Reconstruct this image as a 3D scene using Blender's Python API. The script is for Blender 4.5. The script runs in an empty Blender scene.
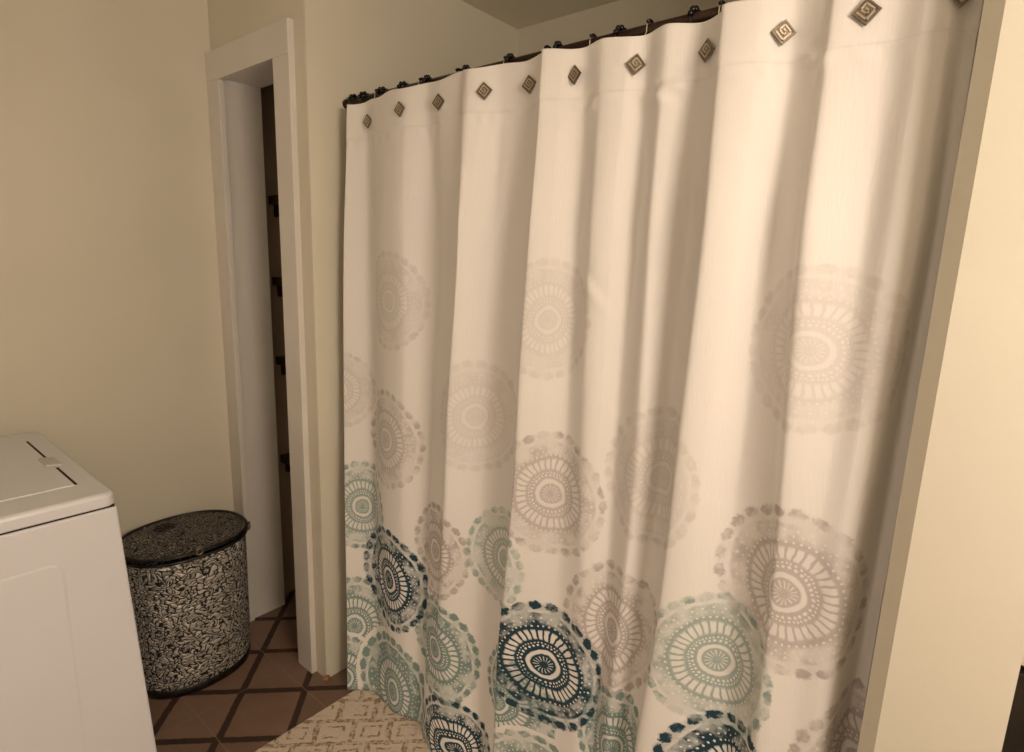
import bpy, bmesh, math, random
import numpy as np
from mathutils import Vector, Matrix

scene = bpy.context.scene
COL = scene.collection
PI = math.pi
random.seed(4)

# ------------------------------------------------------------------ camera
cam_d = bpy.data.cameras.new('camera')
cam = bpy.data.objects.new('camera', cam_d)
COL.objects.link(cam)
YAW, PITCH, ROLL = -0.6890, 0.1928, -0.0325
fw = Vector((math.sin(YAW)*math.cos(PITCH), math.cos(YAW)*math.cos(PITCH), -math.sin(PITCH)))
rt = Vector((math.cos(YAW), -math.sin(YAW), 0))
dn = fw.cross(rt)
r2 = math.cos(ROLL)*rt + math.sin(ROLL)*dn
d2 = -math.sin(ROLL)*rt + math.cos(ROLL)*dn
M = Matrix((r2, -d2, -fw)).transposed().to_4x4()
M.translation = Vector((2.2232, -0.9837, 1.4620))
cam.matrix_world = M
cam_d.sensor_fit = 'HORIZONTAL'
cam_d.sensor_width = 36.0
cam_d.lens = 583.77 / 1024 * 36.0
cam_d.clip_start = 0.02
scene.camera = cam

# ------------------------------------------------------------------ world, lamps, exposure
w = bpy.data.worlds.new('world'); scene.world = w; w.use_nodes = True
bg = w.node_tree.nodes['Background']
bg.inputs['Color'].default_value = (1.0, .82, .62, 1); bg.inputs['Strength'].default_value = 0.02

def lamp(name, kind, loc, power, color, size=.1, size_y=None, aim=None):
    l = bpy.data.lights.new(name, kind); l.energy = power; l.color = color
    if kind == 'AREA':
        l.shape = 'RECTANGLE' if size_y else 'DISK'; l.size = size
        if size_y: l.size_y = size_y
    else:
        l.shadow_soft_size = size
    o = bpy.data.objects.new(name, l); COL.objects.link(o); o.location = loc
    if aim is not None:
        o.rotation_euler = (Vector(aim) - Vector(loc)).to_track_quat('-Z', 'Y').to_euler()
    return o
WARM = (1.0, .84, .715)
# wall sconce bar with three bulbs on the right-hand wall; unseen soft fill light added behind the camera
for yy in (-.60, -.75, -.90):
    lamp('sconce_bulb', 'POINT', (3.02, yy, 1.70), 15.8, WARM, .07)
lamp('fill_light', 'AREA', (1.30, -2.32, .85), 7.0, WARM, .9, 1.5, aim=(1.45, 0, .85))

scene.view_settings.view_transform = 'Standard'
scene.view_settings.look = 'None'
scene.view_settings.gamma = 1
scene.view_settings.use_curve_mapping = False
scene.view_settings.exposure = 0.0

# ------------------------------------------------------------------ node helpers
class NT:
    def __init__(s, tree): s.t = tree
    def n(s, typ, **kw):
        nd = s.t.nodes.new(typ)
        for k, v in kw.items(): setattr(nd, k, v)
        return nd
    def put(s, sock, v):
        if isinstance(v, bpy.types.NodeSocket): s.t.links.new(v, sock)
        elif v is not None: sock.default_value = v
    def m(s, op, a, b=None, c=None, clamp=False):
        nd = s.n('ShaderNodeMath', operation=op, use_clamp=clamp)
        for i, v in enumerate((a, b, c)):
            if v is not None: s.put(nd.inputs[i], v)
        return nd.outputs[0]
    def vm(s, op, a, b=None, scale=None):
        nd = s.n('ShaderNodeVectorMath', operation=op)
        s.put(nd.inputs[0], a)
        if b is not None: s.put(nd.inputs[1], b)
        if scale is not None: s.put(nd.inputs['Scale'], scale)
        return nd.outputs['Value'] if op in ('LENGTH', 'DOT_PRODUCT') else nd.outputs[0]
    def mix(s, f, a, b):
        nd = s.n('ShaderNodeMix', data_type='RGBA')
        s.put(nd.inputs[0], f); s.put(nd.inputs[6], a); s.put(nd.inputs[7], b)
        return nd.outputs[2]
    def mixv(s, f, a, b):
        nd = s.n('ShaderNodeMix', data_type='VECTOR')
        s.put(nd.inputs[0], f); s.put(nd.inputs[4], a); s.put(nd.inputs[5], b)
        return nd.outputs[1]
    def mixf(s, f, a, b):
        nd = s.n('ShaderNodeMix', data_type='FLOAT')
        s.put(nd.inputs[0], f); s.put(nd.inputs[2], a); s.put(nd.inputs[3], b)
        return nd.outputs[0]
    def step(s, x, lo, hi):      # smooth 0..1 as x goes lo..hi (either order)
        nd = s.n('ShaderNodeMapRange', interpolation_type='SMOOTHSTEP', clamp=True)
        s.put(nd.inputs[0], x)
        if lo < hi: a, b, c, d = lo, hi, 0.0, 1.0
        else: a, b, c, d = hi, lo, 1.0, 0.0
        for i, v in zip((1, 2, 3, 4), (a, b, c, d)): nd.inputs[i].default_value = v
        return nd.outputs[0]
    def noise(s, vec, scale, detail=2, rough=.5, dist=0):
        nd = s.n('ShaderNodeTexNoise')
        s.put(nd.inputs['Vector'], vec); nd.inputs['Scale'].default_value = scale
        nd.inputs['Detail'].default_value = detail; nd.inputs['Roughness'].default_value = rough
        nd.inputs['Distortion'].default_value = dist
        return nd.outputs[0]
    def sep(s, v):
        nd = s.n('ShaderNodeSeparateXYZ'); s.put(nd.inputs[0], v); return nd.outputs
    def comb(s, x, y, z=0.0):
        nd = s.n('ShaderNodeCombineXYZ')
        for i, v in enumerate((x, y, z)): s.put(nd.inputs[i], v)
        return nd.outputs[0]
    def bump(s, h, strength, dist):
        nd = s.n('ShaderNodeBump'); s.put(nd.inputs['Height'], h)
        nd.inputs['Strength'].default_value = strength; nd.inputs['Distance'].default_value = dist
        return nd.outputs[0]

def new_mat(name, color, rough=.5, metal=0.0, spec=.5):
    mt = bpy.data.materials.new(name); mt.use_nodes = True
    b = mt.node_tree.nodes['Principled BSDF']
    b.inputs['Base Color'].default_value = (*color, 1)
    b.inputs['Roughness'].default_value = rough; b.inputs['Metallic'].default_value = metal
    b.inputs['Specular IOR Level'].default_value = spec
    return mt, NT(mt.node_tree), b

def noisy(name, c1, c2, scale, rough=.5, bump=0.0, bscale=None, metal=0.0, spec=.4, dist=.002):
    mt, g, b = new_mat(name, c1, rough, metal, spec)
    v = g.n('ShaderNodeTexCoord').outputs['Object']
    f = g.noise(v, scale, 3)
    g.put(b.inputs['Base Color'], g.mix(g.step(f, .35, .65), (*c1, 1), (*c2, 1)))
    if bump: g.put(b.inputs['Normal'], g.bump(g.noise(v, bscale or scale, 3), bump, dist))
    return mt

# ------------------------------------------------------------------ materials
M_WALL = noisy('cream_wall_paint', (.71, .668, .555), (.675, .633, .523), 1.6, .55, .08, 160, spec=.3)
M_ALCOVE = noisy('brightened_alcove_wall', (.76, .715, .59), (.73, .685, .565), 1.6, .5, .08, 160, spec=.3)  # wall colour lightened for the alcove side, extra brightness put into the colour
M_CEIL = noisy('ceiling_paint', (.76, .71, .57), (.73, .68, .54), 1.2, .7, .1, 120, spec=.2)
M_TRIM = noisy('white_trim_paint', (.72, .685, .64), (.69, .655, .61), 5, .4, .06, 60)
M_SHELF = noisy('dark_shelf_wood', (.035, .018, .012), (.055, .028, .018), 9, .5, .1, 60)
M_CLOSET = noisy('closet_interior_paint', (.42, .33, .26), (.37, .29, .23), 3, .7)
M_ENAMEL = noisy('white_enamel', (.73, .735, .775), (.715, .72, .76), 2.0, .32, .03, 40)
M_PLASTIC = noisy('grey_white_plastic', (.60, .58, .55), (.55, .53, .50), 12, .4)
M_SEAM = new_mat('dark_seam', (.03, .018, .012), .8)[0]
M_ROD = noisy('dark_bronze', (.030, .017, .012), (.045, .026, .018), 20, .38, metal=.6)
M_BEAD = new_mat('black_polished_bead', (.008, .008, .009), .12, .4, .6)[0]
M_WIRE = new_mat('bright_wire', (.78, .72, .66), .22, 1.0)[0]
M_RELIEF = noisy('bright_pewter', (.78, .71, .62), (.66, .60, .52), 60, .3, metal=1.0)
M_PEWTER = noisy('brushed_pewter', (.34, .295, .25), (.25, .215, .18), 60, .34, .1, 200, metal=1.0)
M_BLACKWIRE = noisy('blackened_steel', (.035, .033, .032), (.06, .056, .052), 30, .4, metal=.8)
M_VANITY = noisy('dark_stained_wood', (.020, .015, .011), (.032, .024, .017), 7, .45, .1, 40)
M_COUNTER = noisy('cream_countertop', (.72, .62, .52), (.68, .57, .47), 18, .3)
M_CHIP = noisy('chipped_plaster', (.26, .12, .06), (.42, .24, .14), 60, .9, .4, 90)

def floor_material():
    mt, g, b = new_mat('tile_floor', (.15, .08, .05), .5)
    co = g.n('ShaderNodeTexCoord').outputs['Object']
    x, y, _ = g.sep(co)
    S, X0, Y0 = .2917, .2899, -.0567
    u = g.m('DIVIDE', g.m('SUBTRACT', x, X0), S)
    v = g.m('DIVIDE', g.m('SUBTRACT', y, Y0), S)
    # every square tile carries a diagonal lattice; the print shifts a touch from tile to tile
    cell = g.comb(g.m('FLOOR', u), g.m('FLOOR', v))
    wn = g.n('ShaderNodeTexWhiteNoise', noise_dimensions='3D'); g.put(wn.inputs['Vector'], cell)
    jit = g.m('MULTIPLY', g.m('SUBTRACT', wn.outputs['Value'], .5), .035)
    fu = g.m('FRACT', u); fv = g.m('FRACT', v)
    jog = g.m('MULTIPLY', g.m('SUBTRACT', fu, .5), .06)
    a = g.m('ADD', g.m('ADD', u, v), jit); d = g.m('ADD', g.m('SUBTRACT', u, v), jit)
    def dist(t): return g.m('ABSOLUTE', g.m('SUBTRACT', g.m('FRACT', g.m('ADD', t, .5)), .5))
    wob = g.m('MULTIPLY', g.m('SUBTRACT', g.noise(co, 45, 2), .5), .03)
    dd = g.m('ADD', g.m('MINIMUM', dist(a), dist(d)), wob)
    line = g.step(dd, .064, .044)
    vein = g.noise(co, 7, 4, .6); spk = g.noise(co, 240, 2)
    # each diamond between the lines has its own slight tone
    dcell = g.comb(g.m('FLOOR', a), g.m('FLOOR', d), 3.0)
    wn2 = g.n('ShaderNodeTexWhiteNoise', noise_dimensions='3D'); g.put(wn2.inputs['Vector'], dcell)
    tone = g.m('ADD', g.m('MULTIPLY', vein, .8), g.m('MULTIPLY', wn2.outputs['Value'], .30))
    tile = g.mix(g.step(tone, .25, .85), (.185, .112, .080, 1), (.270, .170, .125, 1))
    tile = g.mix(g.m('MULTIPLY', g.step(spk, .55, .75), .25), tile, (.28, .19, .135, 1))
    grout = g.mix(g.noise(co, 60, 2), (.034, .018, .013, 1), (.062, .034, .024, 1))
    colr = g.mix(line, tile, grout)
    su = g.m('ABSOLUTE', g.m('SUBTRACT', g.m('FRACT', g.m('ADD', u, .0)), .5))
    sv = g.m('ABSOLUTE', g.m('SUBTRACT', g.m('FRACT', g.m('ADD', v, .5)), .5))
    seam = g.m('MAXIMUM', g.step(su, .0065, .003), g.m('MULTIPLY', g.step(sv, .008, .003), 1.0))
    seam = g.m('MULTIPLY', seam, .55)
    colr = g.mix(seam, colr, (.34, .235, .165, 1))
    g.put(b.inputs['Base Color'], colr)
    g.put(b.inputs['Roughness'], g.mixf(line, .42, .7))
    h = g.m('SUBTRACT', 1.0, line)
    g.put(b.inputs['Normal'], g.bump(g.m('ADD', h, g.m('MULTIPLY', vein, .3)), .3, .002))
    return mt
M_FLOOR = floor_material()

def rug_material():
    mt, g, b = new_mat('cream_rug_pile', (.6, .5, .4), .95, 0, .1)
    co = g.n('ShaderNodeTexCoord').outputs['Object']
    wob = g.n('ShaderNodeTexNoise'); g.put(wob.inputs['Vector'], co); wob.inputs['Scale'].default_value = 38
    off = g.vm('SCALE', g.vm('SUBTRACT', wob.outputs['Color'], (.5, .5, .5)), scale=.014)
    x, y, _ = g.sep(g.vm('ADD', co, off))
    # nested key rectangles on a 45 degree grid, alternate rows shifted by half
    q = .112
    u = g.m('DIVIDE', g.m('ADD', x, y), q*1.4142); v = g.m('DIVIDE', g.m('SUBTRACT', x, y), q*1.4142*.8)
    u = g.m('ADD', u, g.m('MULTIPLY', g.m('FRACT', g.m('MULTIPLY', g.m('FLOOR', v), .5)), 1.0))
    au = g.m('ABSOLUTE', g.m('SUBTRACT', g.m('FRACT', u), .5)); av = g.m('ABSOLUTE', g.m('SUBTRACT', g.m('FRACT', v), .5))
    mx_ = g.m('MAXIMUM', au, av)
    def line(c): return g.step(g.m('ABSOLUTE', g.m('SUBTRACT', mx_, c)), .055, .02)
    pat = g.m('MAXIMUM', line(.46), g.m('MULTIPLY', line(.24), g.step(g.noise(co, 14, 1), .40, .48)))
    brk = g.step(g.noise(co, 70, 3, .7), .42, .58)
    pat = g.m('MULTIPLY', pat, g.m('ADD', .15, g.m('MULTIPLY', brk, .85)))
    fleck = g.m('MULTIPLY', g.step(g.noise(co, 150, 2), .62, .72), .35)
    f = g.m('MAXIMUM', pat, fleck)
    base = g.mix(g.noise(co, 90, 3), (.80, .69, .57, 1), (.66, .56, .455, 1))
    g.put(b.inputs['Base Color'], g.mix(f, base, (.32, .215, .125, 1)))
    h = g.m('SUBTRACT', g.noise(co, 420, 2), g.m('MULTIPLY', pat, .4))
    g.put(b.inputs['Normal'], g.bump(h, .7, .004))
    return mt
M_RUG = rug_material()

def pebble_metal(name, scale, aspect, bright, dark, gap=.10, bump=.8):
    """embossed metal: rice-grain cells, silver on top, blackened between"""
    mt, g, b = new_mat(name, bright, .4, .75)
    uv = g.n('ShaderNodeUVMap', uv_map='wrap').outputs[0]
    nz = g.n('ShaderNodeTexNoise'); g.put(nz.inputs['Vector'], uv); nz.inputs['Scale'].default_value = 24
    nz.inputs['Detail'].default_value = 2
    warp = g.vm('SCALE', g.vm('SUBTRACT', nz.outputs['Color'], (.5, .5, .5)), scale=.075)
    q = g.vm('MULTIPLY', g.vm('ADD', uv, warp), (scale, scale*aspect, 1))
    def vor(feat):
        vo = g.n('ShaderNodeTexVoronoi', voronoi_dimensions='2D', feature=feat)
        g.put(vo.inputs['Vector'], q); vo.inputs['Scale'].default_value = 1.0; vo.inputs['Randomness'].default_value = .9
        return vo
    e = vor('DISTANCE_TO_EDGE').outputs['Distance']; cellc = vor('F1').outputs['Color']
    raised = g.step(e, gap*.5, gap*1.9)
    sp = g.sep(cellc)[0]
    br = g.mix(sp, (*[c*.55 for c in bright], 1), (*bright, 1))
    g.put(b.inputs['Base Color'], g.mix(raised, (*dark, 1), br))
    g.put(b.inputs['Metallic'], g.mixf(raised, .2, .55))
    g.put(b.inputs['Roughness'], g.mixf(raised, .8, .5))
    g.put(b.inputs['Normal'], g.bump(g.step(e, 0.0, .42), bump, .006))
    return mt
M_PEBBLE = pebble_metal('embossed_silver_metal', 50, 1.8, (.85, .81, .76), (.012, .011, .010), .11, .55)
M_LID = pebble_metal('embossed_dark_metal', 78, 1.3, (.34, .31, .28), (.014, .012, .011), .12)

# ------------------------------------------------------------------ the curtain's print
FABRIC = (.80, .77, .735, 1)
GREY = [  # u along the cloth, height, radius, strength
    (.255, 1.341, .140, .46), (.238, .928, .150, .70), (0.635, 1.065, .148, .40), (0.910, 1.338, .135, .40),
    (0.944, .928, .153, .72), (1.239, 1.028, .152, .46), (1.593, 1.335, .140, .42), (1.147, .649, .158, .82),
    (1.595, .903, .156, .76), (.500, .653, .140, .90), (-0.020, 1.045, .125, .48), (1.794, .590, .160, .85)]
TEAL = [
    (0.061, .664, .150, .74), (0.759, .701, .135, .66), (1.453, .693, .142, .70), (0.030, .238, .176, .84), (-0.010, .055, .150, .95),
    (.520, .355, .157, 1.02), (0.849, .333, .140, .98), (.240, .085, .188, 1.30), (1.193, .363, .145, 1.05),
    (0.944, .130, .145, .85), (1.464, .14, .15, .9), (1.664, .28, .15, .8)]
DARK = [(.238, .470, .172, 1.0), (0.952, .484, .162, 1.0), (0.580, .069, .150, 1.0), (1.516, .448, .150, 1.0), (1.224, .06, .15, 1.0)]

def curtain_material():
    mt, g, b = new_mat('printed_curtain_cloth', FABRIC[:3], .85, 0, .15)
    uv = g.n('ShaderNodeUVMap', uv_map='cloth').outputs[0]
    warp = g.n('ShaderNodeTexNoise'); g.put(warp.inputs['Vector'], uv); warp.inputs['Scale'].default_value = 26
    warp.inputs['Detail'].default_value = 3
    wv = g.vm('MULTIPLY', g.vm('SUBTRACT', warp.outputs['Color'], (.5, .5, .5)), (.014, .014, 0))
    uvw = g.vm('ADD', uv, wv)
    big = g.noise(uv, 22, 3, .6); fine = g.noise(uv, 130, 3, .65)
    def layer(items):
        P, A = (9.0, 9.0, 0.0), 0.0
        for (cx, cz, R, a) in items:
            q = g.vm('SCALE', g.vm('SUBTRACT', uvw, (cx, cz, 0)), scale=1/R)
            hit = g.m('LESS_THAN', g.vm('LENGTH', q), 1.09)
            P = g.mixv(hit, P, q); A = g.mixf(hit, A, a)
        return P, A
    def ink(P, cut):
        x, y, _ = g.sep(P)
        r = g.vm('LENGTH', P)
        t = g.m('DIVIDE', g.m('ARCTAN2', y, x), 2*PI)
        def tri(n, ph=0.0):     # signed distance along the ring to the nearest of n spokes, in turns * n
            return g.m('SUBTRACT', g.m('FRACT', g.m('ADD', g.m('MULTIPLY', t, float(n)), 7.5+ph)), .5)
        def dots(n, r0, rad, ph=0.0):
            tx = g.m('MULTIPLY', tri(n, ph), 2*PI*r0/n); dr = g.m('SUBTRACT', r, r0)
            d = g.m('SQRT', g.m('ADD', g.m('MULTIPLY', tx, tx), g.m('MULTIPLY', dr, dr)))
            return g.step(d, rad*1.25, rad*.75)
        def band(lo, hi, s=.012): return g.m('MULTIPLY', g.step(r, lo-s, lo+s), g.step(r, hi+s, hi-s))
        pet = g.m('MULTIPLY', band(.405, .555, .025), g.step(g.m('ABSOLUTE', tri(33)), .40, .27))
        W = pet
        for args in ((30, .30, .017), (46, .345, .012, .5), (50, .625, .015), (44, .70, .012, .3), (34, .765, .016)):
            W = g.m('MAXIMUM', W, dots(*args))
        W = g.m('MAXIMUM', W, band(.175, .235))
        W = g.m('MAXIMUM', W, g.m('MULTIPLY', g.m('MULTIPLY', band(.06, .14), g.step(g.m('ABSOLUTE', tri(15)), .22, .12)), .7))
        arc = g.m('MULTIPLY', band(.835, .885, .02), g.step(big, .40, .55))
        W = g.m('MAXIMUM', W, arc)
        core = g.step(r, .67, .61)
        wash = g.m('ADD', .40, g.m('MULTIPLY', g.step(big, .35, .68), .55))
        tone = g.mixf(core, wash, g.m('ADD', .84, g.m('MULTIPLY', fine, .3)))
        disc = g.m('MULTIPLY', g.step(g.m('ADD', r, g.m('MULTIPLY', g.m('SUBTRACT', big, .5), .10)), .95, .86), tone)
        jig = g.m('MULTIPLY', g.m('SUBTRACT', fine, .5), .11)
        tl = g.m('MULTIPLY', tri(25), .80*2*PI*.945/25); rl = g.m('MULTIPLY', g.m('SUBTRACT', r, .945), 1.25)
        dl = g.m('ADD', g.m('SQRT', g.m('ADD', g.m('MULTIPLY', tl, tl), g.m('MULTIPLY', rl, rl))), jig)
        scal = g.m('MULTIPLY', g.step(dl, .105, .06), g.m('ADD', .55, g.m('MULTIPLY', g.step(big, .35, .65), .6)))
        halo = g.m('MULTIPLY', band(.86, .98, .04), .38)
        scal = g.m('MAXIMUM', scal, halo)
        m = g.m('MULTIPLY', disc, g.m('SUBTRACT', 1.0, g.m('MULTIPLY', W, cut)))
        m = g.m('MAXIMUM', m, scal)
        return m
    colr = FABRIC
    for items, light, deep, cut in ((GREY, (.60, .55, .515, 1), (.47, .42, .395, 1), .78),
                               (TEAL, (.40, .47, .42, 1), (.215, .30, .275, 1), .85),
                               (DARK, (.24, .31, .315, 1), (.016, .048, .068, 1), 1.0)):
        P, A = layer(items)
        m = ink(P, cut)
        k = g.m('MULTIPLY', m, A, clamp=True)
        c = g.mix(g.step(k, .35, .85), light, deep)
        veil = g.m('MULTIPLY', k, 1.15, clamp=True)
        colr = g.mix(veil, colr, c)
    # hem stitch line at the foot of the header band
    z = g.sep(uv)[1]
    st = g.m('MULTIPLY', g.step(g.m('ABSOLUTE', g.m('SUBTRACT', z, 1.800)), .0022, .0008), .10)
    colr = g.mix(st, colr, (.50, .46, .42, 1))
    g.put(b.inputs['Base Color'], colr)
    weave = g.m('ADD', g.noise(g.vm('MULTIPLY', uv, (1, .12, 1)), 260, 2), g.m('MULTIPLY', g.noise(uv, 9, 3), 1.2))
    g.put(b.inputs['Normal'], g.bump(weave, .15, .004))
    b.inputs['Sheen Weight'].default_value = .15
    b.inputs['Sheen Roughness'].default_value = .5
    return mt
M_CURTAIN = curtain_material()
# ------------------------------------------------------------------ mesh helpers
def link(name, me, mat=None, parent=None):
    o = bpy.data.objects.new(name, me); COL.objects.link(o)
    if mat is not None: me.materials.append(mat)
    if parent is not None: o.parent = parent
    return o
def obj(name, bm, mat, parent=None, smooth=False, bevel=0.0, seg=2):
    bmesh.ops.recalc_face_normals(bm, faces=bm.faces)
    if bevel:
        bmesh.ops.bevel(bm, geom=[e for e in bm.edges], offset=bevel, segments=seg, affect='EDGES', profile=.5)
    me = bpy.data.meshes.new(name); bm.to_mesh(me); bm.free()
    if smooth: me.shade_smooth()
    return link(name, me, mat, parent)
def box(bm, lo, hi):
    vs = [bm.verts.new((x, y, z)) for x in (lo[0], hi[0]) for y in (lo[1], hi[1]) for z in (lo[2], hi[2])]
    for f in ((0,1,3,2), (4,6,7,5), (0,4,5,1), (2,3,7,6), (0,2,6,4), (1,5,7,3)): bm.faces.new([vs[i] for i in f])
    return vs
def boxes(*bs):
    bm = bmesh.new()
    for lo, hi in bs: box(bm, lo, hi)
    return bm
def prism(pts, z0, z1):
    bm = bmesh.new()
    a = [bm.verts.new((x, y, z0)) for x, y in pts]; b = [bm.verts.new((x, y, z1)) for x, y in pts]
    n = len(pts); bm.faces.new(a); bm.faces.new(b)
    for i in range(n): bm.faces.new((a[i], a[(i+1) % n], b[(i+1) % n], b[i]))
    return bm
def tube(bm, pts, r, n=8, closed=False, caps=True):
    pts = [Vector(p) for p in pts]; N = len(pts); rings = []
    prev = None
    for i, p in enumerate(pts):
        a = pts[(i-1) % N] if (closed or i > 0) else p
        b = pts[(i+1) % N] if (closed or i < N-1) else p
        t = (b - a).normalized()
        if prev is None:
            ref = Vector((0, 0, 1)) if abs(t.z) < .9 else Vector((1, 0, 0))
            u = t.cross(ref).normalized()
        else:
            u = (prev - t*prev.dot(t)).normalized()
        prev = u; v = t.cross(u)
        rr = r[i] if hasattr(r, '__len__') else r
        rings.append([bm.verts.new(p + u*math.cos(2*PI*k/n)*rr + v*math.sin(2*PI*k/n)*rr) for k in range(n)])
    for i in range(N if closed else N-1):
        A, B = rings[i], rings[(i+1) % N]
        for k in range(n): bm.faces.new((A[k], A[(k+1) % n], B[(k+1) % n], B[k]))
    if caps and not closed: bm.faces.new(rings[0]); bm.faces.new(rings[-1])
def empty(name, loc):
    o = bpy.data.objects.new(name, None); COL.objects.link(o); o.location = loc; o.empty_display_size = .05
    return o
def tag(o, label, cat, group=None):
    o['label'] = label; o['category'] = cat
    if group: o['group'] = group
    return o
def structure(name, bm, mat, bevel=0.0, parent=None):
    o = obj(name, bm, mat, parent, bevel=bevel)
    if parent is None: o['kind'] = 'structure'
    return o
def copy_thing(src):
    c = src.copy(); COL.objects.link(c)
    for ch in list(src.children):
        d = ch.copy(); COL.objects.link(d); d.parent = c
        for gch in list(ch.children):
            e = gch.copy(); COL.objects.link(e); e.parent = d
    return c
bpy.context.view_layer.update()

# ------------------------------------------------------------------ room shell
XC = .5963; H = 2.366; YB = .958
structure('floor', boxes(((-.1, -2.4, -.08), (3.50, YB+.1, 0))), M_FLOOR)
structure('ceiling', boxes(((-.1, -2.4, H), (3.50, YB+.1, H+.08))), M_CEIL)
structure('wall_left', boxes(((-.1, -2.4, 0), (0, .02, H))), M_WALL)
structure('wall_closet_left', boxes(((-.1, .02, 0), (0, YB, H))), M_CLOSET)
structure('wall_closet_front', boxes(((0, .02, 0), (.050, .157, H)), ((.050, .02, 2.065), (.470, .157, H)), ((.470, .02, 0), (.590, .157, H))), M_WALL)
structure('wall_alcove_left', boxes(((.500, .157, 0), (.590, YB, H)), ((.590, .02, 0), (XC, YB, H))), M_ALCOVE)
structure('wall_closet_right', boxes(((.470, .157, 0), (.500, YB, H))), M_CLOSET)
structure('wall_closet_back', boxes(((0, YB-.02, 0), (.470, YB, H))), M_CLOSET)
structure('wall_back', boxes(((-.1, YB, 0), (3.50, YB+.1, H))), M_WALL)
structure('wall_alcove_right', prism([(2.174, 0), (2.3157, 0), (2.3157, YB), (2.1512, YB), (2.1512, .017)], 0, H), M_WALL)
structure('wall_right', boxes(((3.40, -2.4, 0), (3.50, YB, H))), M_WALL)
structure('wall_front', boxes(((-.1, -2.5, 0), (3.50, -2.4, H))), M_WALL)
# chipped plaster where the wall corner meets the floor
chip = bmesh.new()
bmesh.ops.create_icosphere(chip, subdivisions=3, radius=.011)
for v in chip.verts:
    v.co *= 1 + .35*math.sin(v.co.x*900+1)*math.sin(v.co.y*800)*math.cos(v.co.z*700)
    v.co.z *= .8
bmesh.ops.translate(chip, verts=chip.verts, vec=(XC+.001, .019, .008))
structure('trim_5', chip, M_CHIP)

# door casing (white boards), jamb liners
structure('trim_1', boxes(((.001, 0, 0), (.085, .02, 2.0364))), M_TRIM, .0015)
structure('trim_2', boxes(((.4453, 0, 0), (.5358, .02, 2.0364))), M_TRIM, .0015)
structure('trim_3', boxes(((.001, -.001, 2.0364), (.5358, .02, 2.13))), M_TRIM, .0015)
structure('trim_4', boxes(((.050, .0205, 0), (.072, .157, 2.065)), ((.448, .0205, 0), (.470, .157, 2.065)), ((.072, .0205, 2.045), (.448, .157, 2.065))), M_TRIM)

# closet shelves
for k, (z, what) in enumerate(((1.650, 'topmost dark wood shelf inside the narrow closet'), (1.342, 'second dark wood shelf from the top in the narrow closet'),
                               (1.024, 'third dark wood shelf from the top in the narrow closet'), (.607, 'lowest dark wood shelf inside the narrow closet'))):
    t = empty('closet_shelf', (.235, .55, z))
    obj('board', boxes(((-.2345, -.345, 0), (.2345, .387, .032))), M_SHELF, t, bevel=.001)
    obj('cleat', boxes(((-.2345, -.325, -.045), (-.2155, .387, 0))), M_SHELF, t)
    tag(t, what, 'shelf', 'dark shelves in the closet')

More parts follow.
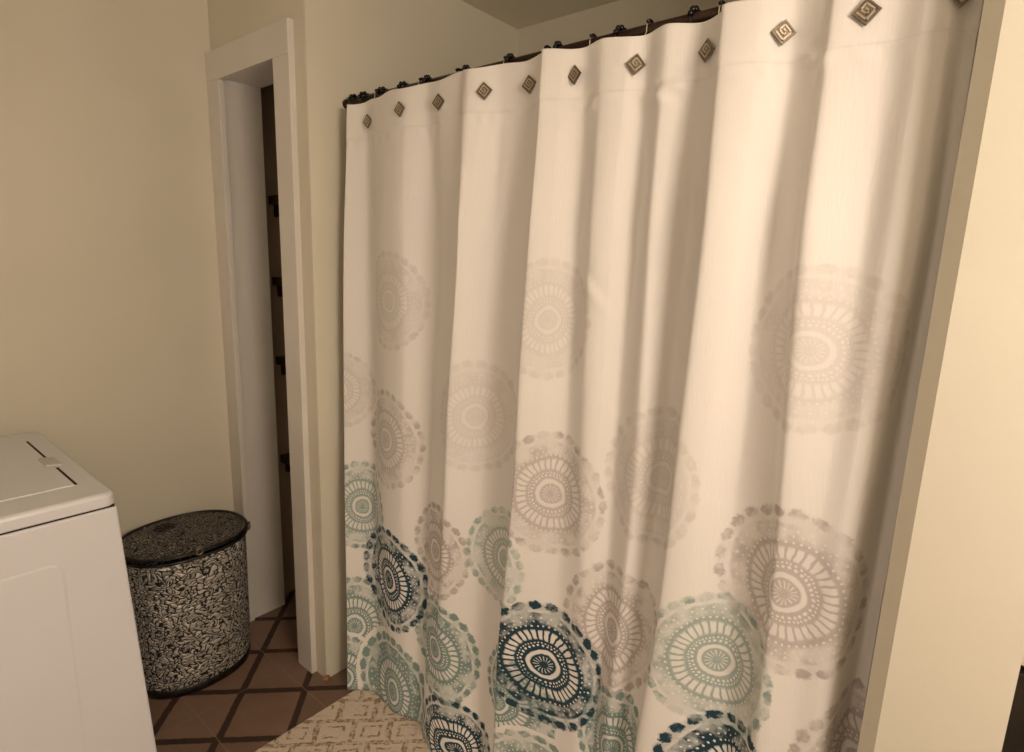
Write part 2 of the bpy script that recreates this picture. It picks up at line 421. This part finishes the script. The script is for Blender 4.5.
# ------------------------------------------------------------------ curtain
# ---- curtain surface: plan-view fold controls (x, y) at four heights, hem at the last ----
FZ = np.array([1.90, 1.55, 1.05, 0.45, 0.012])
FOLDS = np.array([
    # x at the five heights                    y at the five heights
    [[.676, .662, .656, .684, .704], [.100, .088, .076, .050, .032]],   # left edge
    [[.735, .742, .742, .750, .775], [.120, .136, .132, .108, .083]],
    [[.800, .800, .800, .815, .850], [.106, .100, .098, .094, .080]],
    [[.875, .870, .870, .875, .900], [.092, .076, .074, .076, .073]],
    [[.955, .955, .955, .950, .945], [.086, .070, .068, .074, .084]],
    [[1.026, 1.026, 1.022, 1.016, 1.005], [.104, .120, .114, .108, .102]],
    [[1.088, 1.086, 1.068, 1.052, 1.066], [.094, .092, .090, .076, .065]],
    [[1.165, 1.168, 1.142, 1.110, 1.130], [.086, .066, .064, .056, .046]],
    [[1.206, 1.202, 1.174, 1.150, 1.200], [.074, .036, .040, .048, .056]],
    [[1.275, 1.268, 1.245, 1.240, 1.270], [.098, .112, .110, .092, .090]],
    [[1.345, 1.345, 1.330, 1.305, 1.310], [.100, .108, .108, .098, .096]],
    [[1.398, 1.396, 1.384, 1.345, 1.335], [.086, .070, .072, .066, .062]],
    [[1.412, 1.412, 1.402, 1.368, 1.360], [.070, .042, .038, .036, .036]],
    [[1.450, 1.450, 1.440, 1.420, 1.415], [.082, .066, .060, .056, .054]],
    [[1.495, 1.495, 1.500, 1.510, 1.510], [.098, .108, .098, .082, .080]],
    [[1.545, 1.548, 1.560, 1.580, 1.580], [.086, .074, .078, .082, .082]],
    [[1.595, 1.592, 1.590, 1.600, 1.600], [.094, .086, .088, .090, .090]],
    [[1.630, 1.628, 1.622, 1.628, 1.630], [.108, .124, .116, .108, .106]],
    [[1.680, 1.678, 1.690, 1.672, 1.670], [.092, .084, .082, .080, .080]],
    [[1.738, 1.740, 1.728, 1.705, 1.700], [.110, .130, .122, .108, .104]],
    [[1.775, 1.785, 1.770, 1.748, 1.742], [.096, .090, .094, .084, .080]],
    [[1.792, 1.806, 1.790, 1.768, 1.762], [.070, .040, .044, .044, .044]],
    [[1.850, 1.855, 1.835, 1.820, 1.815], [.078, .062, .056, .052, .050]],
    [[1.898, 1.900, 1.888, 1.925, 1.940], [.104, .120, .108, .092, .090]],
    [[1.945, 1.948, 1.955, 1.972, 1.985], [.090, .078, .086, .070, .066]],
    [[1.965, 1.970, 1.982, 2.000, 2.010], [.078, .058, .056, .048, .046]],
    [[2.045, 2.042, 2.045, 2.050, 2.055], [.088, .092, .066, .056, .054]],
    [[2.080, 2.082, 2.080, 2.085, 2.088], [.078, .074, .064, .060, .058]],
    [[2.112, 2.114, 2.104, 2.100, 2.100], [.082, .082, .078, .078, .076]],
    [[2.130, 2.130, 2.124, 2.116, 2.114], [.098, .112, .132, .146, .148]],
    [[2.1445, 2.1440, 2.1435, 2.1430, 2.1430], [.104, .116, .128, .134, .134]],
])

def fold_points(z, n):
    """(n, 2) plan points of the curtain at height z, evenly spread over the controls."""
    K = len(FOLDS)
    c = np.array([[np.interp(-z, -FZ, FOLDS[k, 0]), np.interp(-z, -FZ, FOLDS[k, 1])] for k in range(K)])
    c = np.vstack([2 * c[0] - c[1], c, 2 * c[-1] - c[-2]])
    s = np.linspace(0, K - 1, n)
    i = np.minimum(s.astype(int), K - 2)
    t = (s - i)[:, None]
    p0, p1, p2, p3 = c[i], c[i + 1], c[i + 2], c[i + 3]
    m1, m2 = .42 * (p2 - p0), .42 * (p3 - p1)
    return ((2*t**3 - 3*t**2 + 1)*p1 + (t**3 - 2*t**2 + t)*m1 + (-2*t**3 + 3*t**2)*p2 + (t**3 - t**2)*m2)

def fabric_u(n):
    """distance along the cloth of the n columns, taken at mid height"""
    q = fold_points(0.9, n)
    return np.concatenate([[0], np.cumsum(np.hypot(*np.diff(q, axis=0).T))])
# ---- end of curtain surface ----

ROD_Y, ROD_Z, ROD_R = .1508, 1.9190, .0120
def build_curtain():
    NU, NZ = 900, 190
    U = fabric_u(NU)
    zs = np.concatenate([np.linspace(.012, 1.76, NZ-50), np.linspace(1.765, 1.899, 50)])
    rng = np.random.RandomState(7)
    waves = [(rng.uniform(-9, 9), rng.uniform(1.5, 5), rng.uniform(0, 6.28), rng.uniform(.0006, .0016)) for _ in range(9)]
    # a few pinched wrinkles: u, z, length, width, angle, depth
    pinch = [(1.194, 1.790, .030, .012, .2, .006), (1.179, 1.768, .028, .012, -.5, .004), (1.521, 1.796, .026, .012, -.15, .006), (1.536, 1.772, .03, .012, .6, .004),
             (1.046, 1.405, .045, .008, -1.0, .004), (0.674, 1.62, .10, .016, 1.45, .005), (1.009, 1.775, .03, .014, .5, .003), (1.124, 1.12, .05, .012, -.6, .003)]
    V = np.zeros((NZ, NU, 3)); UVc = np.zeros((NZ, NU, 2))
    for i, z in enumerate(zs):
        q = fold_points(z, NU)
        tan = np.gradient(q, axis=0); nl = np.hypot(tan[:, 0], tan[:, 1]) + 1e-9
        nor = np.stack([tan[:, 1]/nl, -tan[:, 0]/nl], 1)       # towards the room
        off = sum(a*np.sin(ku*U + kz*z*2 + ph) for ku, kz, ph, a in waves)
        for (pu, pz, L, Wd, an, dp) in pinch:
            du, dz = U-pu, z-pz
            s = du*math.cos(an)+dz*math.sin(an); t = -du*math.sin(an)+dz*math.cos(an)
            off = off + dp*np.exp(-(s/L)**2)*(np.exp(-(t/Wd)**2) - .7*np.exp(-((t-Wd*1.7)/Wd)**2))
        # doubled header band stands a little proud and puckers below its stitching
        hb = .5 + .5*math.tanh((z-1.800)/.003)
        off = off + .0022*hb + .0013*math.exp(-((z-1.785)/.012)**2)*np.sin(U*95 + 2*np.sin(U*31))
        V[i, :, :2] = q + nor*off[:, None]
        V[i, :, 2] = z
        UVc[i, :, 0] = U; UVc[i, :, 1] = z
    top = zs > 1.86                                            # the top edge dips between the hooks
    ph = (V[:, :, 0]-.762)/.13
    V[:, :, 2] += np.where(top[:, None], (zs[:, None]-1.86)/.033*(.002*np.cos(2*PI*ph) - .0008), 0)
    # the hem at the floor
    idx = np.arange(NZ*NU).reshape(NZ, NU)
    F = np.stack([idx[:-1, :-1], idx[:-1, 1:], idx[1:, 1:], idx[1:, :-1]], -1).reshape(-1, 4)
    me = bpy.data.meshes.new('shower_curtain')
    me.vertices.add(NZ*NU); me.vertices.foreach_set('co', V.reshape(-1).astype(np.float32))
    me.loops.add(F.size); me.loops.foreach_set('vertex_index', F.reshape(-1).astype(np.int32))
    me.polygons.add(len(F)); me.polygons.foreach_set('loop_start', (np.arange(len(F))*4).astype(np.int32))
    me.update(calc_edges=True)
    uvl = me.uv_layers.new(name='cloth')
    uvl.data.foreach_set('uv', UVc.reshape(-1, 2)[F.reshape(-1)].reshape(-1).astype(np.float32))
    me.shade_smooth(); me.validate()
    o = link('shower_curtain', me, M_CURTAIN)
    sm = o.modifiers.new('thickness', 'SOLIDIFY'); sm.thickness = .0012; sm.offset = -1
    tag(o, 'white fabric shower curtain printed with grey and teal round medallions', 'curtain')
    return V, zs
CV, CZ = build_curtain()
def curtain_at(x, z):
    """front-most cloth point with this x at height z, and the cloth's direction there"""
    row = CV[np.argmin(abs(CZ-z))]
    near = np.where(abs(row[:, 0]-x) < .004)[0]
    i = near[np.argmin(row[near, 1])]
    a, b = row[max(i-14, 0)], row[min(i+14, len(row)-1)]
    return row[i, 1], math.atan2(b[1]-a[1], b[0]-a[0])

# ------------------------------------------------------------------ rod
t = empty('curtain_rod', (XC, ROD_Y, ROD_Z))
bm = bmesh.new(); tube(bm, [(.003, 0, 0), (2.1512-XC-.003, 0, 0)], ROD_R, 20); obj('rod', bm, M_ROD, t, True)
for x0, x1 in ((.0005, .016), (2.1512-XC-.016, 2.1512-XC-.0005)):
    bm = bmesh.new()
    s = 1 if x0 < .5 else -1; a = x0 if s > 0 else x1; 
    tube(bm, [(a, 0, 0), (a+s*.005, 0, 0), (a+s*.010, 0, 0), (a+s*.0155, 0, 0)], [.0138, .0138, .0136, .0132], 24)
    obj('flange', bm, M_ROD, t, True)
tag(t, 'dark bronze shower curtain rod fixed between the alcove walls', 'curtain rod')

# ------------------------------------------------------------------ hooks with diamond plaques
def diamond_bm(s=.0275):
    bm = bmesh.new()
    h = s/math.sqrt(2)*1.02                    # half diagonal from side s, diamond stands on its corner in x-z, facing -y
    def ring(k, y): return [bm.verts.new((dx*h*k, y, dz*h*k)) for dx, dz in ((0, 1), (1, 0), (0, -1), (-1, 0))]
    L = [ring(1.0, .0), ring(1.0, -.0022), ring(.93, -.0034), ring(.80, -.0034), ring(.76, -.0022), ring(.70, -.0022)]
    for A, B in zip(L, L[1:]):
        for k in range(4): bm.faces.new((A[k], A[(k+1) % 4], B[(k+1) % 4], B[k]))
    bm.faces.new(L[-1]); bm.faces.new(L[0])
    return bm
def key_bm(s=.0275):
    """greek-key spiral ridge inside the diamond"""
    bm = bmesh.new(); c = math.sqrt(.5)
    p = [(-.30, -.30), (.30, -.30), (.30, .30), (-.30, .30), (-.30, -.10), (.10, -.10), (.10, .10), (-.10, .10)]
    wd = .052
    for (x0, y0), (x1, y1) in zip(p, p[1:]):
        lo = (min(x0, x1)-wd, min(y0, y1)-wd); hi = (max(x0, x1)+wd, max(y0, y1)+wd)
        vs = box(bm, (lo[0]*s, -.0037, lo[1]*s), (hi[0]*s, -.0020, hi[1]*s))
        for v in vs: v.co = Vector(((v.co.x+v.co.z)*c, v.co.y, (v.co.z-v.co.x)*c))
    return bm
PLAQUE_Z = 1.8435
dia_me = key_me = None
HOOKX = [.756, .945, 1.084, 1.244, 1.363, 1.482, 1.613, 1.756, 1.884, 2.006, 2.118]
HOOKW = ['leftmost diamond hook of the curtain, nearest the closet wall', 'second diamond hook from the left along the curtain top', 'third diamond hook from the left along the curtain top',
         'fourth diamond hook from the left along the curtain top', 'fifth diamond hook from the left along the curtain top', 'sixth diamond hook from the left, turned edgewise in a fold',
         'seventh diamond hook from the left along the curtain top', 'eighth diamond hook from the left, just left of a tall sharp fold', 'ninth diamond hook from the left, just right of a tall sharp fold',
         'second diamond hook from the right, cut by the top edge of the photo', 'rightmost diamond hook, nearest the bright end wall']
for k, x in enumerate(HOOKX):
    y, ang = curtain_at(x, PLAQUE_Z)
    ang = ang*.9 + {0: .28, 2: .30, 4: .30, 5: -.55}.get(k, 0)
    t = empty('curtain_hook', (x, y, PLAQUE_Z))
    nx, ny = math.sin(ang), -math.cos(ang)
    if k == 0:
        d = obj('diamond_plaque', diamond_bm(), M_PEWTER, t); dia_me = d.data
        e = obj('key_relief', key_bm(), M_RELIEF, d, bevel=.0004, seg=1); key_me = e.data
    else:
        d = link('diamond_plaque', dia_me, None, t); e = link('key_relief', key_me, None, d)
    d.rotation_euler = (0, random.uniform(-.12, .12), ang)
    out = .0085 if k == 5 else .0045
    d.location = (nx*out, ny*out, 0) if k != 5 else (0, -out, 0)
    # wire: from the plaque's back through the cloth, up and over the rod, ending behind the cloth
    dy, dz = ROD_Y-y, ROD_Z-PLAQUE_Z; R = ROD_R+.0022
    pts = [(0, -.002, .006), (0, .004, .012), (0, .010, .022), (0, .016, .038)]
    for a in np.linspace(200, -20, 14):
        pts.append((0, dy+R*math.cos(math.radians(a)), dz+R*math.sin(math.radians(a))))
    pts += [(0, dy+R*.9, dz-.025), (0, dy+.004, dz-.048), (0, dy-.004, dz-.052)]
    bm = bmesh.new(); tube(bm, pts, .0014, 8); obj('wire', bm, M_WIRE, t, True)
    bm = bmesh.new(); tube(bm, [(0, dy+(R+.003)*math.cos(a), dz+(R+.003)*math.sin(a)) for a in np.linspace(2.3, .6, 10)], .0034, 10); obj('roller_sleeve', bm, M_BEAD, t, True)
    tag(t, HOOKW[k], 'curtain hook', 'diamond hooks along the curtain rod')

# beaded roller rings between the hooks
def bead_ring(loc):
    t = empty('roller_ring', loc)
    R = ROD_R+.0062
    bm = bmesh.new()
    ring = [(0, R*math.cos(a), R*math.sin(a)) for a in np.linspace(0, 2*PI, 25)[:-1]]
    tube(bm, ring, .0014, 8, closed=True); obj('ring', bm, M_BLACKWIRE, t, True)
    me = None
    for a in np.linspace(20, 160, 5):
        ra = math.radians(a)
        if me is None:
            bm = bmesh.new(); bmesh.ops.create_uvsphere(bm, u_segments=14, v_segments=10, radius=.0059)
            b_ = obj('roller_bead', bm, M_BEAD, t, True); me = b_.data
        else: b_ = link('roller_bead', me, None, t)
        b_.location = (0, R*math.cos(ra), R*math.sin(ra))
    return t
RX = [.640, .690, .777, .869, .967, 1.111, 1.255, 1.392, 1.548, 1.705, 1.832]
proto = None
for k, x in enumerate(RX):
    if abs(min(HOOKX, key=lambda h: abs(h-x)) - x) < .006: x -= .012
    if proto is None: t = proto = bead_ring((x, ROD_Y, ROD_Z))
    else: t = copy_thing(proto); t.location = (x, ROD_Y, ROD_Z)
    t.rotation_euler = (0, 0, random.uniform(-.25, .25))
    word = ['leftmost', 'second', 'third', 'fourth', 'fifth', 'sixth', 'seventh', 'eighth', 'ninth', 'tenth', 'rightmost'][k]
    tag(t, word + (' black beaded roller ring on the rod' if word in ('leftmost', 'rightmost') else ' black beaded roller ring from the left on the rod'), 'curtain ring', 'beaded roller rings on the rod')

# ------------------------------------------------------------------ washing machine
WX0, WX1, WY0, WY1, WT = .066, .7406, -1.262, -.588, .922
t = empty('washing_machine', ((WX0+WX1)/2, (WY0+WY1)/2, 0))
cx, cy = t.location.x, t.location.y
def loc(lo, hi): return ((lo[0]-cx, lo[1]-cy, lo[2]), (hi[0]-cx, hi[1]-cy, hi[2]))
bm = boxes(loc((WX0, WY0, .03), (WX1, WY1, .8855)))
for v in bm.verts:
    if v.co.z < .5 and v.co.y > 0: v.co.y += .040        # the cabinet stands a little out at its foot
obj('cabinet', bm, M_ENAMEL, t, bevel=.006, seg=3)
def rounded_rect(y0, y1, z0, z1, r, n=6):
    pts = []
    for (yc, zc, a0) in ((y1-r, z1-r, 0), (y0+r, z1-r, 90), (y0+r, z0+r, 180), (y1-r, z0+r, 270)):
        for k in range(n+1):
            a = math.radians(a0+90*k/n); pts.append((yc+r*math.cos(a), zc+r*math.sin(a)))
    return pts
bm = bmesh.new()
pr = rounded_rect(-1.16, -.695, .16, .795, .03)
inner = rounded_rect(-1.152, -.703, .168, .787, .024)
A = [bm.verts.new((WX1-.0005-cx, y-cy, z)) for y, z in pr]; B = [bm.verts.new((WX1+.0012-cx, y-cy, z)) for y, z in inner]
for k in range(len(A)): bm.faces.new((A[k], A[(k+1) % len(A)], B[(k+1) % len(A)], B[k]))
bm.faces.new(B); obj('embossed_panel', bm, M_ENAMEL, t)
obj('seam', boxes(loc((WX0+.006, WY0+.006, .884), (WX1-.004, WY1-.004, .891))), M_SEAM, t)
bm = bmesh.new()
# top panel with softened rim
def rr_xy(ins, r, n=6):
    x0, x1, y0, y1 = WX0+ins-cx, WX1-ins-cx, WY0+ins-cy, WY1-ins-cy; pts = []
    for (xc, yc, a0) in ((x1-r, y1-r, 0), (x0+r, y1-r, 90), (x0+r, y0+r, 180), (x1-r, y0+r, 270)):
        for k in range(n+1):
            a = math.radians(a0+90*k/n); pts.append((xc+r*math.cos(a), yc+r*math.sin(a)))
    return pts
levels = [(.002, .8895), (0, .892), (0, .912), (.002, .918), (.006, .9212), (.011, .922)]
rings = [[bm.verts.new((x, y, z)) for x, y in rr_xy(i, .022-min(i, .01))] for i, z in levels]
for A, B in zip(rings, rings[1:]):
    n = len(A)
    for k in range(n): bm.faces.new((A[k], A[(k+1) % n], B[(k+1) % n], B[k]))
bm.faces.new(rings[0]); bm.faces.new(rings[-1])
obj('top_panel', bm, M_ENAMEL, t, False)
lid = obj('lid', boxes(loc((.170, -1.10, .9205), (.640, -.640, .9250))), M_ENAMEL, t, bevel=.0018, seg=3)
for ga, gb in ((.176, .372), (.475, .636)): obj('lid_gap', boxes(loc((ga, -.6395, .9200), (gb, -.6335, .9226))), M_SEAM, t)
bm = boxes(loc((.385, -.655, .9195), (.462, -.622, .9300)))
for v in bm.verts:
    if v.co.y > -.63-cy and v.co.z > .925: v.co.z -= .004
obj('lid_tab', bm, M_PLASTIC, lid, bevel=.003, seg=3)
bm = boxes(loc((WX0+.02, WY0+.005, .920), (WX1-.02, WY0+.10, 1.075)))
for v in bm.verts:
    if v.co.z > 1 and v.co.y > WY0+.05-cy: v.co.y -= .05
con = obj('control_panel', bm, M_ENAMEL, t, bevel=.008, seg=3)
for dx in (-.2, .22):
    bm = bmesh.new(); tube(bm, [(dx, WY0+.055-cy, 1.01), (dx, WY0+.105-cy, 1.025)], [.028, .024], 24); obj('dial', bm, M_PLASTIC, con, True)
for sx in (WX0+.05, WX1-.05):
    for sy in (WY0+.05, WY1-.05):
        bm = bmesh.new(); tube(bm, [(sx-cx, sy-cy, 0), (sx-cx, sy-cy, .032)], .02, 16); obj('foot', bm, M_SEAM, t, True)
tag(t, 'white top-loading washing machine against the left wall', 'washing machine')

# ------------------------------------------------------------------ hamper
HX, HY = .178, -.250
t = empty('laundry_hamper', (HX, HY, 0))
def oval(ax, ay, n=96, e=2.25):
    out = []
    for k in range(n):
        a = 2*PI*k/n; c, s = math.cos(a), math.sin(a)
        out.append((ax*math.copysign(abs(c)**(2/e), c), ay*math.copysign(abs(s)**(2/e), s)))
    return out
def lofted(levels, n=96, uvscale=True, cap_bottom=False):
    bm = bmesh.new(); uvl = bm.loops.layers.uv.new('wrap')
    rings = []
    for ax, ay, z in levels: rings.append([bm.verts.new((x, y, z)) for x, y in oval(ax, ay, n)])
    per = 1.15
    for i in range(len(rings)-1):
        A, B = rings[i], rings[i+1]
        for k in range(n):
            f = bm.faces.new((A[k], A[(k+1) % n], B[(k+1) % n], B[k]))
            for lp, (uu, zz) in zip(f.loops, ((k/n, levels[i][2]), ((k+1)/n, levels[i][2]), ((k+1)/n, levels[i+1][2]), (k/n, levels[i+1][2]))):
                lp[uvl].uv = (uu*per, zz)
    if cap_bottom: bm.faces.new(rings[0])
    return bm
lv = []
for z in np.linspace(.018, .487, 14):
    s = z/.487; b = .935+.055*s+.012*math.sin(PI*s)
    lv.append((.163*b, .194*b, z))
body = obj('body', lofted(lv, cap_bottom=True), M_PEBBLE, t, True)
sm = body.modifiers.new('thickness', 'SOLIDIFY'); sm.thickness = .003; sm.offset = -1
def band_tube(ax, ay, z, r): 
    bm = bmesh.new(); tube(bm, [(x, y, z) for x, y in oval(ax, ay)], r, 10, closed=True); return bm
obj('base_band', lofted([(.148, .179, 0), (.1535, .1835, 0), (.1545, .1845, .012), (.1545, .1845, .026), (.151, .181, .030)], cap_bottom=True), M_BLACKWIRE, t, True)
obj('body_rim', band_tube(.163, .194, .486, .0055), M_BLACKWIRE, t, True)
# upright wire at the two ends
for sg in (1, -1):
    bm = bmesh.new(); tube(bm, [(0, sg*.186, .02), (0, sg*.1955, .25), (0, sg*.1955, .49)], .004, 8); obj('side_wire', bm, M_BLACKWIRE, t, True)
# lid: shallow dome with its own rim
bm = bmesh.new(); uvl = bm.loops.layers.uv.new('wrap'); n = 96; rings = []
for q in np.linspace(1, .04, 14):
    z = .505 + .012*(1-q*q)
    rings.append([bm.verts.new((x, y, z)) for x, y in oval(.160*q, .192*q, n)])
for A, B in zip(rings, rings[1:]):
    for k in range(n): bm.faces.new((A[k], A[(k+1) % n], B[(k+1) % n], B[k]))
bm.faces.new(rings[-1])
for f in bm.faces:
    for lp in f.loops: lp[uvl].uv = (lp.vert.co.x, lp.vert.co.y)
lid = obj('lid', bm, M_LID, t, True)
sm = lid.modifiers.new('thickness', 'SOLIDIFY'); sm.thickness = .003
obj('lid_rim', band_tube(.163, .195, .5045, .0062), M_BLACKWIRE, lid, True)
# rosette of wire petals on the lid
bm = bmesh.new()
for k in range(8):
    a0 = 2*PI*k/8
    pts = []
    for b in np.linspace(0, 2*PI, 15)[:-1]:
        pr_, pt_ = .020+.012*math.cos(b), .0075*math.sin(b)
        pts.append((-.075+pr_*math.cos(a0)-pt_*math.sin(a0), -.035+pr_*math.sin(a0)+pt_*math.cos(a0), .517))
    tube(bm, pts, .0022, 6, closed=True)
obj('rosette', bm, M_BLACKWIRE, lid, True)
# clasp plate over the rim, pull ring on the front, lifting ring at the far end
bm = boxes(((.132, -.075, .470), (.150, -.052, .513)))
bmesh.ops.translate(bm, verts=bm.verts, vec=(.014, -.005, 0))
def ring_bm(c, r, rt_, nrm):
    bm = bmesh.new(); nrm = Vector(nrm).normalized(); u = nrm.cross(Vector((0, 0, 1))).normalized(); v = nrm.cross(u)
    tube(bm, [Vector(c)+u*r*math.cos(a)+v*r*math.sin(a) for a in np.linspace(0, 2*PI, 21)[:-1]], rt_, 8, closed=True); return bm
bm.free()
obj('clasp', ring_bm((.168, -.02, .507), .010, .0035, (1, -.1, 0)), M_PEWTER, t, True)
obj('pull_ring', ring_bm((.1625, -.002, .430), .0125, .0032, (1, .1, 0)), M_BLACKWIRE, t, True)
obj('lifting_ring', ring_bm((.060, .196, .488), .0135, .003, (.6, .8, 0)), M_PEWTER, t, True)
tag(t, 'oval embossed silver metal laundry hamper with dark lid beside washing machine', 'hamper')

# ------------------------------------------------------------------ rug
t = None
RXA, RXB, RYA, RYB = .716, 1.62, -.56, .135
bm = bmesh.new(); r = .012; n = 5; pts = []
for (xc, yc, a0) in ((RXB-r, RYB-r, 0), (RXA+r, RYB-r, 90), (RXA+r, RYA+r, 180), (RXB-r, RYA+r, 270)):
    for k in range(n+1):
        a = math.radians(a0+90*k/n); pts.append((xc+r*math.cos(a), yc+r*math.sin(a)))
mx, my = (RXA+RXB)/2, (RYA+RYB)/2
rings = []
for ins, z in ((0, .0005), (-.001, .004), (.001, .0085), (.006, .0105)):
    rings.append([bm.verts.new((x-mx-math.copysign(ins, x-mx), y-my-math.copysign(ins, y-my), z)) for x, y in pts])
for A, B in zip(rings, rings[1:]):
    for k in range(len(A)): bm.faces.new((A[k], A[(k+1) % len(A)], B[(k+1) % len(A)], B[k]))
bm.faces.new(rings[0]); bm.faces.new(rings[-1])
rug = obj('bath_rug', bm, M_RUG); rug.location = (mx, my, 0); rug.rotation_euler = (0, 0, -.02)
tag(rug, 'cream bath rug with brown key lattice on the floor before the curtain', 'rug')

# ------------------------------------------------------------------ vanity beyond the end wall
t = empty('vanity_cabinet', (2.76, .60, 0))
obj('carcass', boxes(((-.43, -.28, .08), (.43, .355, .80))), M_VANITY, t, bevel=.002)
obj('plinth', boxes(((-.41, -.24, 0), (.41, .35, .08))), M_VANITY, t)
for sx in (-1, 1):
    x0, x1 = (-.42, -.005) if sx < 0 else (.005, .42)
    d = obj('door', boxes(((x0, -.298, .10), (x1, -.281, .78))), M_VANITY, t, bevel=.002)
    obj('door_panel', boxes(((x0+.06, -.302, .16), (x1-.06, -.297, .72))), M_VANITY, d, bevel=.002)
    bm = bmesh.new(); kx = x1-.03 if sx < 0 else x0+.03
    tube(bm, [(kx, -.298, .6), (kx, -.31, .6), (kx, -.322, .6)], [.006, .006, .012], 14); obj('knob', bm, M_PEWTER, d, True)
obj('countertop', boxes(((-.44, -.31, .80), (.44, .356, .83))), M_COUNTER, t, bevel=.004)
tag(t, 'dark wood vanity cabinet with cream top just beyond the bright end wall', 'vanity')
